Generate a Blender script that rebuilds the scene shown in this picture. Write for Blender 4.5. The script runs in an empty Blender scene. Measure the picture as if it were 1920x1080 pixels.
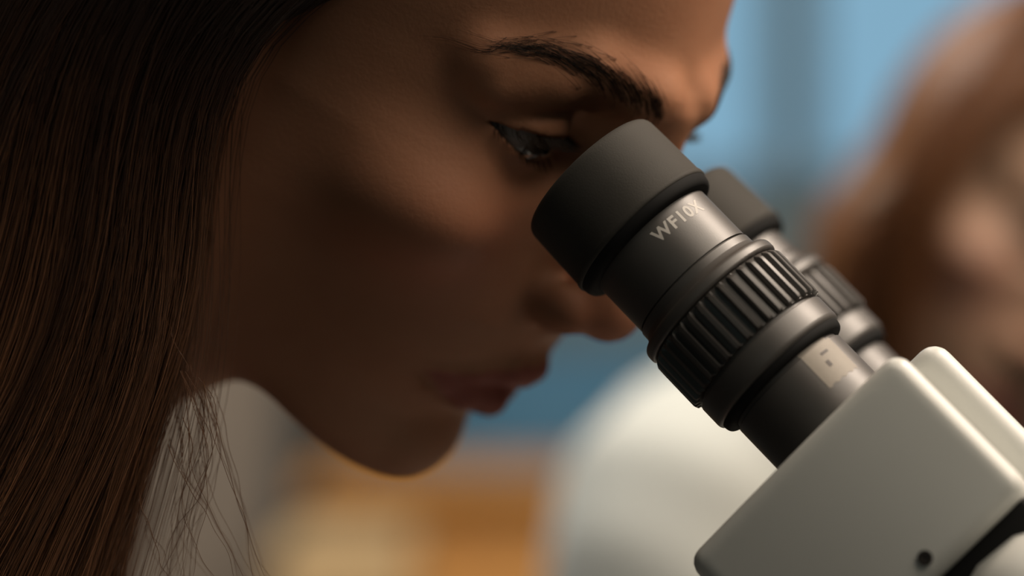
import bpy, bmesh, math, random
import numpy as np
from mathutils import Matrix, Vector, Quaternion
from mathutils.bvhtree import BVHTree

random.seed(7)
RNG = np.random.default_rng(11)
CM = 0.01
CAMZ = 120.0                      # camera height, cm; all layout below is in cm relative to the camera, y = away from it

# ------------------------------------------------------------------ camera, world, lights, exposure
S = bpy.context.scene
COL = S.collection
S.view_settings.view_transform = 'Standard'
S.view_settings.look = 'None'
S.view_settings.exposure = 0.0
S.view_settings.gamma = 1.0
S.view_settings.use_curve_mapping = False

cam_d = bpy.data.cameras.new('camera')
cam_d.sensor_width = 36.0
cam_d.lens = 5700.0 * 36.0 / 1920.0
cam_d.clip_start = 0.02
cam_d.dof.use_dof = True
cam_d.dof.focus_distance = 0.690
cam_d.dof.aperture_fstop = 3.9
cam = bpy.data.objects.new('camera', cam_d)
COL.objects.link(cam)
cam.location = (0, 0, CAMZ * CM)
cam.rotation_euler = (math.pi / 2, 0, 0)
S.camera = cam

w = bpy.data.worlds.new('world')
S.world = w
w.use_nodes = True
w.node_tree.nodes['Background'].inputs[0].default_value = (0.75, 0.85, 1.0, 1)
w.node_tree.nodes['Background'].inputs[1].default_value = 0.012


def area(name, loc, target, size, power, color, shape='RECTANGLE', size_y=None):
    d = bpy.data.lights.new(name, 'AREA')
    d.shape = shape
    d.size = size
    if size_y:
        d.size_y = size_y
    d.energy = power
    d.color = color
    o = bpy.data.objects.new(name, d)
    COL.objects.link(o)
    o.location = Vector((loc[0], loc[1], loc[2] + CAMZ)) * CM
    t = Vector((target[0], target[1], target[2] + CAMZ)) * CM
    o.rotation_euler = (t - o.location).to_track_quat('-Z', 'Y').to_euler()
    return o


area('key_lamp', (70, 91, 92), (3, 70, 2), 0.30, 17.5, (1.0, 0.83, 0.68), size_y=0.30)
area('front_lamp', (56, 36, 94), (0, 72, 0), 0.9, 12.0, (1.0, 0.86, 0.70), size_y=0.9)
area('rear_fill', (-30, -90, 40), (5, 70, 0), 1.0, 0.5, (0.62, 0.98, 0.95), size_y=1.0)  # added cool fill from behind the camera; the rear wall has no window
area('room_ceiling_light', (-45, 158, 122), (5, 150, -30), 1.0, 25.0, (1.0, 0.95, 0.86), size_y=0.8)

# ------------------------------------------------------------------ materials


def mat(name, base, rough=0.5, metal=0.0, noise=0.0, nscale=40.0, bump=0.0, bscale=200.0, coat=0.0,
        spec=0.5, sheen=0.0, base2=None, sss=0.0, aniso=0.0, detail=4.0):
    m = bpy.data.materials.new(name)
    m.use_nodes = True
    nt = m.node_tree
    b = nt.nodes['Principled BSDF']
    b.inputs['Base Color'].default_value = (*base, 1)
    b.inputs['Roughness'].default_value = rough
    b.inputs['Metallic'].default_value = metal
    b.inputs['Specular IOR Level'].default_value = spec
    b.inputs['Coat Weight'].default_value = coat
    b.inputs['Sheen Weight'].default_value = sheen
    if sss:
        b.inputs['Subsurface Weight'].default_value = sss
        b.inputs['Subsurface Radius'].default_value = (1.0, 0.35, 0.2)
        b.inputs['Subsurface Scale'].default_value = 0.004
    tc = nt.nodes.new('ShaderNodeTexCoord')
    if noise or base2:
        n = nt.nodes.new('ShaderNodeTexNoise')
        n.inputs['Scale'].default_value = nscale
        n.inputs['Detail'].default_value = detail
        nt.links.new(tc.outputs['Object'], n.inputs['Vector'])
        mx = nt.nodes.new('ShaderNodeMix')
        mx.data_type = 'RGBA'
        b2 = base2 or tuple(c * (1 - noise) for c in base)
        mx.inputs[6].default_value = (*base, 1)
        mx.inputs[7].default_value = (*b2, 1)
        nt.links.new(n.outputs['Fac'], mx.inputs[0])
        nt.links.new(mx.outputs[2], b.inputs['Base Color'])
    if bump:
        n2 = nt.nodes.new('ShaderNodeTexNoise')
        n2.inputs['Scale'].default_value = bscale
        n2.inputs['Detail'].default_value = 3
        nt.links.new(tc.outputs['Object'], n2.inputs['Vector'])
        bp = nt.nodes.new('ShaderNodeBump')
        bp.inputs['Strength'].default_value = bump
        bp.inputs['Distance'].default_value = 0.0005
        nt.links.new(n2.outputs['Fac'], bp.inputs['Height'])
        nt.links.new(bp.outputs['Normal'], b.inputs['Normal'])
    return m


def emis(name, col, strength):
    m = bpy.data.materials.new(name)
    m.use_nodes = True
    nt = m.node_tree
    for n in list(nt.nodes):
        if n.type == 'BSDF_PRINCIPLED':
            nt.nodes.remove(n)
    e = nt.nodes.new('ShaderNodeEmission')
    e.inputs[0].default_value = (*col, 1)
    e.inputs[1].default_value = strength
    nt.links.new(e.outputs[0], nt.nodes['Material Output'].inputs[0])
    return m


def skin_mat(name, base, lip, flush):
    m = mat(name, base, rough=0.58, bump=0.18, bscale=900.0, spec=0.25, sss=0.12)
    nt = m.node_tree
    b = nt.nodes['Principled BSDF']
    tc = [n for n in nt.nodes if n.type == 'TEX_COORD'][0]
    at = nt.nodes.new('ShaderNodeAttribute')
    at.attribute_name = 'skin_tone'
    sep = nt.nodes.new('ShaderNodeSeparateColor')
    nt.links.new(at.outputs['Color'], sep.inputs[0])
    n = nt.nodes.new('ShaderNodeTexNoise')
    n.inputs['Scale'].default_value = 55
    n.inputs['Detail'].default_value = 5
    nt.links.new(tc.outputs['Object'], n.inputs['Vector'])
    m0 = nt.nodes.new('ShaderNodeMix'); m0.data_type = 'RGBA'
    m0.inputs[6].default_value = (*base, 1)
    m0.inputs[7].default_value = (base[0] * .82, base[1] * .72, base[2] * .68, 1)
    nt.links.new(n.outputs['Fac'], m0.inputs[0])
    m1 = nt.nodes.new('ShaderNodeMix'); m1.data_type = 'RGBA'
    m1.inputs[7].default_value = (*flush, 1)
    nt.links.new(m0.outputs[2], m1.inputs[6])
    nt.links.new(sep.outputs[1], m1.inputs[0])
    m2 = nt.nodes.new('ShaderNodeMix'); m2.data_type = 'RGBA'
    m2.inputs[7].default_value = (*lip, 1)
    nt.links.new(m1.outputs[2], m2.inputs[6])
    nt.links.new(sep.outputs[0], m2.inputs[0])
    nt.links.new(m2.outputs[2], b.inputs['Base Color'])
    return m


MT = dict(
    skin=skin_mat('skin', (0.36, 0.175, 0.098), (0.24, 0.070, 0.050), (0.35, 0.13, 0.075)),
    skin2=skin_mat('skin_fair', (0.29, 0.195, 0.135), (0.25, 0.08, 0.07), (0.29, 0.14, 0.10)),
    hair=mat('hair_brown', (0.045, 0.020, 0.010), rough=0.38, base2=(0.15, 0.062, 0.028), nscale=60, spec=0.5),
    hair2=mat('hair_chestnut', (0.12, 0.045, 0.018), rough=0.45, base2=(0.22, 0.09, 0.03), nscale=40),
    brow=mat('brow_hair', (0.014, 0.009, 0.006), rough=0.6, spec=0.2),
    sclera=mat('sclera', (0.17, 0.15, 0.14), rough=0.25, coat=0.15),  # greyer than a natural sclera: shade of the socket put into the colour
    iris=mat('iris', (0.05, 0.025, 0.012), rough=0.1, coat=1.0, base2=(0.02, 0.01, 0.006), nscale=900),
    pupil=mat('pupil', (0.002, 0.002, 0.002), rough=0.1, coat=1.0),
    coat=mat('lab_coat_cotton', (0.52, 0.54, 0.51), rough=0.85, noise=0.06, nscale=30, bump=0.3, bscale=600, sheen=0.2),
    blouse=mat('dark_knit', (0.035, 0.035, 0.042), rough=0.9, noise=0.4, nscale=300, bump=0.5, bscale=500),
    rubber=mat('eyecup_rubber', (0.042, 0.039, 0.034), rough=0.75, noise=0.12, nscale=400, bump=0.10, bscale=2500, spec=0.22),
    black=mat('satin_black_metal', (0.058, 0.052, 0.047), rough=0.46, noise=0.08, nscale=500, bump=0.06, bscale=4000, spec=0.62),
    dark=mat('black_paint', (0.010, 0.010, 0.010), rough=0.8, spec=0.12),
    groove=mat('groove_shadow_black', (0.02, 0.018, 0.016), rough=0.7),
    white=mat('white_enamel', (0.66, 0.665, 0.63), rough=0.38, noise=0.03, nscale=60, bump=0.05, bscale=1500, spec=0.5),
    paint=mat('lettering_white', (0.45, 0.43, 0.40), rough=0.6),
    sticker=mat('paper_label', (0.27, 0.24, 0.20), rough=0.6, noise=0.2, nscale=700),
    ink=mat('label_ink', (0.05, 0.04, 0.035), rough=0.6),
    glass=mat('lens_glass', (0.01, 0.012, 0.015), rough=0.03, coat=1.0),
    steel=mat('screw_steel', (0.035, 0.028, 0.024), rough=0.5, metal=0.3),
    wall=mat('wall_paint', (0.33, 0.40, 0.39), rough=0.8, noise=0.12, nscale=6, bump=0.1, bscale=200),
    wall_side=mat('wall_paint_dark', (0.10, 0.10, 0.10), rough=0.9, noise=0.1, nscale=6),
    floor=mat('floor_vinyl', (0.16, 0.15, 0.14), rough=0.5, noise=0.2, nscale=10),
    ceiling=mat('ceiling_paint', (0.20, 0.20, 0.20), rough=0.9, noise=0.05, nscale=10),
    blue=mat('blue_laminate', (0.05, 0.22, 0.38), rough=0.5, noise=0.1, nscale=15),
    grey=mat('grey_laminate', (0.22, 0.185, 0.15), rough=0.6, noise=0.08, nscale=12),
    wood=mat('orange_wood', (0.56, 0.27, 0.06), rough=0.55, base2=(0.42, 0.18, 0.035), nscale=14),
    card=mat('tan_cardboard', (0.54, 0.375, 0.19), rough=0.85, noise=0.12, nscale=25),
    bench=mat('bench_top', (0.045, 0.045, 0.045), rough=0.5, noise=0.1, nscale=20),
    frame=mat('window_frame', (0.22, 0.30, 0.34), rough=0.6),
    sky=emis('window_daylight', (0.40, 0.74, 1.0), 0.56),
    frost=emis('window_frosted_daylight', (0.62, 0.85, 0.92), 0.30),
)

# ------------------------------------------------------------------ helpers


def wpos(x, y, z):
    return Vector((x * CM, y * CM, (z + CAMZ) * CM))


def link(o, parent=None):
    COL.objects.link(o)
    if parent is not None:
        o.parent = parent
        o.matrix_parent_inverse = parent.matrix_world.inverted()
    return o


def empty(name, loc, label, cat, group=None):
    o = bpy.data.objects.new(name, None)
    o.empty_display_size = 0.02
    o.location = loc
    COL.objects.link(o)
    o['label'] = label
    o['category'] = cat
    if group:
        o['group'] = group
    bpy.context.view_layer.update()
    return o


def mesh_obj(name, verts, faces, m, parent=None, smooth=True, flat_angle=None):
    me = bpy.data.meshes.new(name)
    me.from_pydata([tuple(v) for v in verts], [], [tuple(f) for f in faces])
    me.materials.append(m)
    if smooth:
        me.polygons.foreach_set('use_smooth', [True] * len(me.polygons))
        if flat_angle:
            me.set_sharp_from_angle(angle=math.radians(flat_angle))
    me.update()
    o = bpy.data.objects.new(name, me)
    return link(o, parent)


def bm_obj(name, bm, m, parent=None, smooth=True, flat_angle=35):
    me = bpy.data.meshes.new(name)
    bmesh.ops.recalc_face_normals(bm, faces=bm.faces)
    bm.to_mesh(me)
    bm.free()
    me.materials.append(m)
    if smooth:
        me.polygons.foreach_set('use_smooth', [True] * len(me.polygons))
        if flat_angle:
            me.set_sharp_from_angle(angle=math.radians(flat_angle))
    o = bpy.data.objects.new(name, me)
    return link(o, parent)


def bm_box(lo, hi, bevel=0.0, seg=3, bm=None, M=None):
    bm2 = bmesh.new()
    bmesh.ops.create_cube(bm2, size=1.0)
    for v in bm2.verts:
        v.co = Vector([lo[i] + (v.co[i] + 0.5) * (hi[i] - lo[i]) for i in range(3)])
    if bevel:
        bmesh.ops.bevel(bm2, geom=list(bm2.edges), offset=bevel, segments=seg, profile=0.5, affect='EDGES')
    if M is not None:
        bmesh.ops.transform(bm2, matrix=M, verts=bm2.verts)
    if bm is None:
        return bm2
    me = bpy.data.meshes.new('tmp')
    bm2.to_mesh(me)
    bm2.free()
    bm.from_mesh(me)
    bpy.data.meshes.remove(me)
    return bm


def box(name, lo, hi, m, parent=None, bevel=0.3):
    """box given in cm relative to the camera"""
    a = wpos(*lo)
    b = wpos(*hi)
    bm = bm_box(a, b, bevel * CM, 2)
    return bm_obj(name, bm, m, parent)


def tag(o, label=None, cat=None, group=None, kind=None):
    if label:
        o['label'] = label
    if cat:
        o['category'] = cat
    if group:
        o['group'] = group
    if kind:
        o['kind'] = kind
    return o


# ------------------------------------------------------------------ implicit surfaces (vectorised), in cm
def smin(a, b, k):
    h = np.clip(0.5 + 0.5 * (b - a) / k, 0, 1)
    return b * (1 - h) + a * h - k * h * (1 - h)


def smax(a, b, k):
    return -smin(-a, -b, k)


def ell(x, y, z, c, r):
    dx, dy, dz = (x - c[0]) / r[0], (y - c[1]) / r[1], (z - c[2]) / r[2]
    q = np.sqrt(dx * dx + dy * dy + dz * dz)
    g = np.sqrt((dx / r[0]) ** 2 + (dy / r[1]) ** 2 + (dz / r[2]) ** 2) + 1e-6
    return q * (q - 1) / g


def caps(x, y, z, a, b, ra, rb=None):
    rb = ra if rb is None else rb
    ab = (b[0] - a[0], b[1] - a[1], b[2] - a[2])
    L = ab[0] ** 2 + ab[1] ** 2 + ab[2] ** 2
    t = np.clip(((x - a[0]) * ab[0] + (y - a[1]) * ab[1] + (z - a[2]) * ab[2]) / L, 0, 1)
    d = np.sqrt((x - a[0] - t * ab[0]) ** 2 + (y - a[1] - t * ab[1]) ** 2 + (z - a[2] - t * ab[2]) ** 2)
    return d - (ra + (rb - ra) * t)


def chain(x, y, z, pts, k=0.15):
    d = None
    for (a, ra), (b, rb) in zip(pts[:-1], pts[1:]):
        e = caps(x, y, z, a, b, ra, rb)
        d = e if d is None else smin(d, e, k)
    return d


def surface_nets(fn, lo, hi, h, block=8):
    lo = np.array(lo, float)
    n = np.ceil((np.array(hi, float) - lo) / h / block).astype(int)
    N = n * block + 1
    # coarse pass on block centres
    half = block * h / 2
    ax = [lo[i] + (np.arange(n[i]) + 0.5) * block * h for i in range(3)]
    cx, cy, cz = np.meshgrid(*ax, indexing='ij')
    cv = fn(cx.ravel(), cy.ravel(), cz.ravel()).reshape(n)
    V = np.repeat(np.repeat(np.repeat(np.where(cv > 0, 1.0, -1.0).astype(np.float32), block, 0), block, 1), block, 2)
    V = np.pad(V, ((0, 1), (0, 1), (0, 1)), mode='edge')
    act = np.argwhere(np.abs(cv) < half * 2.3)
    loc = np.arange(block + 1)
    for s in range(0, len(act), 700):
        A = act[s:s + 700]
        I = (A[:, 0, None] * block + loc)
        J = (A[:, 1, None] * block + loc)
        K = (A[:, 2, None] * block + loc)
        gi = np.broadcast_to(I[:, :, None, None], (len(A),) + (block + 1,) * 3)
        gj = np.broadcast_to(J[:, None, :, None], gi.shape)
        gk = np.broadcast_to(K[:, None, None, :], gi.shape)
        v = fn(lo[0] + gi.ravel() * h, lo[1] + gj.ravel() * h, lo[2] + gk.ravel() * h)
        V[gi.ravel(), gj.ravel(), gk.ravel()] = v
    ins = V < 0
    ids = {}
    accs, wts, quads = [], [], []
    C = N - 1
    off = {0: [(0, 0, 0), (0, -1, 0), (0, -1, -1), (0, 0, -1)],
           1: [(0, 0, 0), (0, 0, -1), (-1, 0, -1), (-1, 0, 0)],
           2: [(0, 0, 0), (-1, 0, 0), (-1, -1, 0), (0, -1, 0)]}
    allcells, allpts, qs = [], [], []
    for axis in range(3):
        s0 = [slice(None)] * 3
        s1 = [slice(None)] * 3
        s0[axis] = slice(0, -1)
        s1[axis] = slice(1, None)
        a = ins[tuple(s0)]
        b = ins[tuple(s1)]
        e = np.argwhere(a != b)
        ok = np.ones(len(e), bool)
        for o in range(3):
            if o != axis:
                ok &= (e[:, o] > 0) & (e[:, o] < C[o])
        e = e[ok]
        e2 = e.copy()
        e2[:, axis] += 1
        va = V[e[:, 0], e[:, 1], e[:, 2]]
        vb = V[e2[:, 0], e2[:, 1], e2[:, 2]]
        t = va / (va - vb)
        p = e.astype(float)
        p[:, axis] += t
        flip = va > 0
        cells = []
        for o in off[axis]:
            c = e + np.array(o)
            cells.append((c[:, 0] * C[1] + c[:, 1]) * C[2] + c[:, 2])
            allcells.append(cells[-1])
            allpts.append(p)
        q = np.stack(cells, 1)
        q[flip] = q[flip][:, ::-1]
        qs.append(q)
    cells = np.concatenate(allcells)
    pts = np.concatenate(allpts)
    u, inv = np.unique(cells, return_inverse=True)
    cnt = np.bincount(inv)
    P = np.stack([np.bincount(inv, pts[:, i]) / cnt for i in range(3)], 1)
    P = lo + P * h
    q = np.concatenate(qs)
    F = np.searchsorted(u, q)
    return P, F


def np_mesh(name, P, F, m, parent=None):
    me = bpy.data.meshes.new(name)
    nf = len(F)
    k = F.shape[1]
    me.vertices.add(len(P))
    me.vertices.foreach_set('co', np.ascontiguousarray(P, np.float32).ravel())
    me.loops.add(nf * k)
    me.loops.foreach_set('vertex_index', np.ascontiguousarray(F, np.int32).ravel())
    me.polygons.add(nf)
    me.polygons.foreach_set('loop_start', np.arange(0, nf * k, k, dtype=np.int32))
    me.polygons.foreach_set('loop_total', np.full(nf, k, np.int32))
    me.polygons.foreach_set('use_smooth', np.ones(nf, bool))
    me.update(calc_edges=True)
    me.validate()
    me.materials.append(m)
    o = bpy.data.objects.new(name, me)
    return link(o, parent)


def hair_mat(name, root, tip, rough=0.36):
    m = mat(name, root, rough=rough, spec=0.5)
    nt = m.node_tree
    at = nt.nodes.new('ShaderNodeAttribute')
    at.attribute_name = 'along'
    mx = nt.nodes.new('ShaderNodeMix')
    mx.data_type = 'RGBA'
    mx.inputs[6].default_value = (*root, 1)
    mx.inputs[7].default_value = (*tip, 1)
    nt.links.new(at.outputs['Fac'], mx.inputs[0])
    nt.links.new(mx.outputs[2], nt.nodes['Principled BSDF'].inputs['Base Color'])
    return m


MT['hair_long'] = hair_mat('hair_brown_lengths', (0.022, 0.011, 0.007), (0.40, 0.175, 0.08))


def strands_mesh(name, paths, radii, m, parent=None, sides=3, along=None):
    """many thin tapering tubes in one mesh; paths (n, k, 3) in metres, radii (n, k)"""
    paths = np.asarray(paths)
    n, k, _ = paths.shape
    T = np.gradient(paths, axis=1)
    T /= np.linalg.norm(T, axis=2, keepdims=True) + 1e-12
    ref = np.where(np.abs(T[..., 1:2]) < 0.9, np.array([0, 1, 0.]), np.array([1., 0, 0]))
    B1 = np.cross(T, ref)
    B1 /= np.linalg.norm(B1, axis=2, keepdims=True) + 1e-12
    B2 = np.cross(T, B1)
    ang = np.arange(sides) * 2 * np.pi / sides
    V = (paths[:, :, None, :] + radii[:, :, None, None] *
         (np.cos(ang)[None, None, :, None] * B1[:, :, None, :] + np.sin(ang)[None, None, :, None] * B2[:, :, None, :]))
    base = (np.arange(n) * k * sides)[:, None, None]
    i = np.arange(k - 1)[None, :, None] * sides
    j = np.arange(sides)[None, None, :]
    j2 = (j + 1) % sides
    F = np.stack([base + i + j, base + i + j2, base + i + sides + j2, base + i + sides + j], -1).reshape(-1, 4)
    ob = np_mesh(name, V.reshape(-1, 3), F, m, parent)
    if along is not None:
        at = ob.data.attributes.new('along', 'FLOAT', 'POINT')
        at.data.foreach_set('value', np.ascontiguousarray(np.repeat(along.reshape(-1), sides), np.float32))
    return ob


# ------------------------------------------------------------------ the head as an implicit surface (head frame, cm: x forward, y left, z up, origin between the eyes)
TZ = np.array([-12.5, -11.4, -11.0, -10.6, -10.1, -9.6, -9.1, -8.5, -7.8, -7.0, -6.0, -5.0, -4.0, -3.0, -1.5, 0.0, 0.8, 1.4, 1.9, 2.4, 3.1, 3.8, 4.5, 6.0, 8.0, 10.0, 12.0])
TXF = np.array([-1.6, -0.25, 0.2, 0.55, 0.72, 0.85, 0.85, 0.78, 1.00, 1.50, 1.95, 2.05, 1.90, 1.80, 1.80, 2.05, 2.32, 2.38, 2.26, 1.96, 1.54, 1.14, 0.74, -0.15, -1.4, -3.6, -6.5])
TW = np.array([2.6, 3.5, 3.9, 4.2, 4.55, 4.85, 5.05, 5.25, 5.45, 5.60, 5.85, 6.10, 6.30, 6.45, 6.60, 6.45, 6.40, 6.42, 6.5, 6.6, 6.75, 6.9, 6.95, 6.7, 5.5, 4.2, 2.6])

TPZ = np.array([-12.0, -9.0, -7.0, -5.5, -4.0, -1.0, 1.0, 3.0])
TP = np.array([1.78, 1.72, 1.80, 1.86, 2.05, 2.05, 1.76, 1.66])


def head_sdf(x, y, z, lids=(0.16, 0.42), neck=None):
    s = np.abs(y)
    xf = np.interp(z, TZ, TXF)
    wd = np.interp(z, TZ, TW)
    xc = -4.2
    a = np.maximum(xf - xc, 1.2)
    dx = np.where(x > xc, (x - xc) / a, (x - xc) / 7.0)
    p = np.interp(z, TPZ, TP)
    q = (np.abs(dx) ** p + (s / wd) ** p) ** (1 / p)
    d = (q - 1) * np.minimum(a, wd) * 0.92
    # lower border of the jaw rises towards the ears and sides
    zb = -11.15 + 0.36 * np.maximum(0, 0.2 - x) + 0.050 * s * s
    d = smax(d, (zb - z) * 0.85, 0.9)
    d = smax(d, z - 8.6, 1.5)
    # cranium
    d = smin(d, ell(x, s, z, (-7.4, 0, 3.0), (8.4, 7.3, 8.4)), 1.4)
    # chin pad, cheekbone, cheek
    d = smin(d, ell(x, s, z, (0.0, 0, -9.5), (1.02, 1.3, 1.0)), 0.6)
    d = smin(d, ell(x, s, z, (-0.55, 4.5, -2.6), (1.9, 1.5, 1.2)), 1.6)
    # brow ridge
    d = smin(d, chain(x, s, z, [((1.85, 0.9, 1.55), 0.62), ((0.80, 2.8, 1.75), 0.60), ((-0.5, 4.8, 1.25), 0.6)], 0.4), 0.7)
    # eye sockets
    d = smax(d, -ell(x, s, z, (1.95, 2.8, -0.05), (1.9, 1.85, 1.18)), 0.75)
    # nose
    nose = chain(x, s, z, [((2.05, 0, 1.2), 0.55), ((2.45, 0, -0.6), 0.58), ((3.02, 0, -3.2), 0.70)], 0.3)
    nose = smin(nose, ell(x, s, z, (3.12, 0, -3.65), (0.86, 0.92, 0.84)), 0.35)
    nose = smin(nose, ell(x, s, z, (2.22, 1.02, -4.05), (0.98, 0.56, 0.64)), 0.55)
    nose = smin(nose, caps(x, s, z, (2.85, 0, -4.15), (2.05, 0, -4.75), 0.34), 0.25)
    d = smin(d, nose, 0.42)
    d = smax(d, -ell(x, s, z, (2.62, 0.60, -4.62), (0.55, 0.27, 0.42)), 0.12)
    # lips
    up = chain(x, s, z, [((1.90, 0, -6.38), 0.44), ((1.78, 0.5, -6.32), 0.44), ((1.38, 1.4, -6.55), 0.33), ((0.92, 2.4, -6.82), 0.12)], 0.2)
    lo = chain(x, s, z, [((1.45, 0, -7.48), 0.50), ((1.10, 0.9, -7.40), 0.45), ((0.85, 1.7, -7.2), 0.30), ((0.80, 2.4, -6.9), 0.12)], 0.2)
    d = smin(d, smin(up, lo, 0.06), 0.30)
    d = smax(d, -chain(x, s, z, [((2.2, 0, -6.93), 0.10), ((1.85, 0.9, -6.9), 0.13), ((1.40, 1.7, -6.88), 0.15), ((0.90, 2.62, -6.92), 0.18)], 0.1), 0.10)
    d = smax(d, -ell(x, s, z, (2.75, 0, -5.55), (0.35, 0.22, 0.6)), 0.35)
    # eyelids: a shell over the eyeball with the opening cut out
    lid = np.sqrt(x * x + (s - 3.05) ** 2 + z * z) - 1.30
    d = smin(d, lid, 0.40)
    d = smin(d, chain(x, s, z, [((1.0, 2.2, 1.20), 0.42), ((0.72, 3.4, 1.26), 0.48), ((-0.05, 4.5, 0.80), 0.52)], 0.3), 0.35)
    u = np.clip((s - 3.0) / 1.42, -1, 1)
    arch = 1 - u * u
    zu = -0.12 + lids[0] * arch + 0.05 * u
    zl = -0.12 - lids[1] * arch + 0.05 * u
    opening = np.maximum(np.maximum(z - zu, zl - z), 0.1 - x)
    opening = np.maximum(opening, np.sqrt(x * x + (s - 3.05) ** 2 + z * z) - 1.75)
    d = smax(d, -opening, 0.07)
    # upper lid crease
    cr = chain(x, s, z, [((1.0, 1.9, 0.58), 0.07), ((1.2, 2.6, 0.76), 0.09), ((1.1, 3.5, 0.68), 0.09), ((0.6, 4.4, 0.16), 0.05)], 0.05)
    d = smax(d, -cr, 0.14)
    # ears
    ear = ell(x, s, z, (-6.3, 7.1, -1.2), (1.7, 0.55, 3.0))
    ear = smax(ear, -ell(x, s, z, (-6.0, 7.75, -1.0), (1.05, 0.5, 1.9)), 0.3)
    d = smin(d, ear, 0.5)
    if neck is not None:
        for (pa, ra, pb, rb, k) in neck:
            d = smin(d, caps(x, y, z, pa, pb, ra, rb), k)
    return d


def lip_mask(x, y, z):
    s = np.abs(y)
    top = np.interp(s, [0, 0.45, 1.4, 2.4], [-6.08, -5.98, -6.35, -6.82])
    bot = np.interp(s, [0, 0.9, 1.7, 2.4], [-7.92, -7.85, -7.5, -6.98])
    m = np.minimum(np.clip((top - z) / 0.14 + 0.5, 0, 1), np.clip((z - bot) / 0.18 + 0.5, 0, 1))
    return m * np.clip((x - 0.3) / 0.4, 0, 1) * np.clip((2.6 - s) / 0.3, 0, 1)


def flush_mask(x, y, z):
    s = np.abs(y)
    g = np.exp(-(((s - 4.2) / 2.0) ** 2 + ((z + 3.2) / 2.0) ** 2)) * 0.7
    g += np.exp(-(((x - 3.4) / 0.9) ** 2 + (s / 1.6) ** 2 + ((z + 3.9) / 0.9) ** 2)) * 0.7
    return np.clip(g, 0, 1)


def head_matrix(yaw, pitch, roll, org):
    y, t, r = map(math.radians, (yaw, pitch, roll))
    F = Vector((math.cos(y) * math.cos(t), -math.sin(y) * math.cos(t), -math.sin(t)))
    L = Vector((math.sin(y), math.cos(y), 0))
    U = F.cross(L)
    L2 = L * math.cos(r) + U * math.sin(r)
    U2 = F.cross(L2)
    R = np.array([list(F), list(L2), list(U2)]).T
    return R, np.array(org, float)


def to_world(P, R, o):
    W = P @ R.T + o
    W[:, 2] += CAMZ
    return W * CM


def to_head(pt, R, o):
    return (np.array(pt, float) - o) @ R


def make_body(R, o, neck_w, lo, hi, h, m, parent, lids):
    neck = [(tuple(to_head(a, R, o)), ra, tuple(to_head(b, R, o)), rb, k) for a, ra, b, rb, k in neck_w]
    P, F = surface_nets(lambda x, y, z: head_sdf(x, y, z, lids, neck), lo, hi, h)
    body = np_mesh('body', to_world(P, R, o), F, m, parent)
    ca = body.data.color_attributes.new('skin_tone', 'FLOAT_COLOR', 'POINT')
    c = np.zeros((len(P), 4), np.float32)
    c[:, 0] = lip_mask(P[:, 0], P[:, 1], P[:, 2])
    c[:, 1] = flush_mask(P[:, 0], P[:, 1], P[:, 2])
    c[:, 3] = 1
    ca.data.foreach_set('color', c.ravel())
    tree = BVHTree.FromPolygons([Vector(v) for v in P], F.tolist())
    return body, tree


def uv_ball(c, r, nu=40, nv=24):
    V, F = [], []
    for i in range(nv + 1):
        t = math.pi * i / nv
        for j in range(nu):
            a = 2 * math.pi * j / nu
            V.append((c[0] + r * math.cos(t), c[1] + r * math.sin(t) * math.cos(a), c[2] + r * math.sin(t) * math.sin(a)))
    for i in range(nv):
        for j in range(nu):
            F.append((i * nu + j, i * nu + (j + 1) % nu, (i + 1) * nu + (j + 1) % nu, (i + 1) * nu + j))
    return np.array(V), F


def make_eye(side, R, o, parent, gaze):
    """eyeball with iris dome and pupil as sub-parts; gaze = (right turn, down) in degrees"""
    c = np.array([0.0, 3.05 * side, 0.0])
    q = Quaternion((0, 0, 1), math.radians(gaze[0])) @ Quaternion((0, 1, 0), math.radians(gaze[1]))
    Rm = np.array(q.to_matrix())
    V, F = uv_ball((0, 0, 0), 1.2)
    ball = mesh_obj('eyeball', to_world(V @ Rm.T + c, R, o), F, MT['sclera'], parent)
    for nm, rad, push, mt in (('iris', 0.60, 0.075, MT['iris']), ('pupil', 0.24, 0.105, MT['pupil'])):
        V, F = [], []
        nr, na = 8, 32
        for i in range(nr + 1):
            rr = rad * i / nr
            xx = math.sqrt(1.2 ** 2 - rr * rr) + push * (1 - (rr / rad) ** 2) + 0.006
            for j in range(na):
                a = 2 * math.pi * j / na
                V.append((xx, rr * math.cos(a), rr * math.sin(a)))
        for i in range(nr):
            for j in range(na):
                F.append((i * na + j, i * na + (j + 1) % na, (i + 1) * na + (j + 1) % na, (i + 1) * na + j))
        mesh_obj(nm, to_world(np.array(V) @ Rm.T + c, R, o), F, mt, ball)
    return ball


def hit_front(tree, y, z, x0=9.0):
    r = tree.ray_cast(Vector((x0, y, z)), Vector((-1, 0, 0)))
    return (np.array(r[0]), np.array(r[1])) if r[0] is not None else (None, None)


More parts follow.
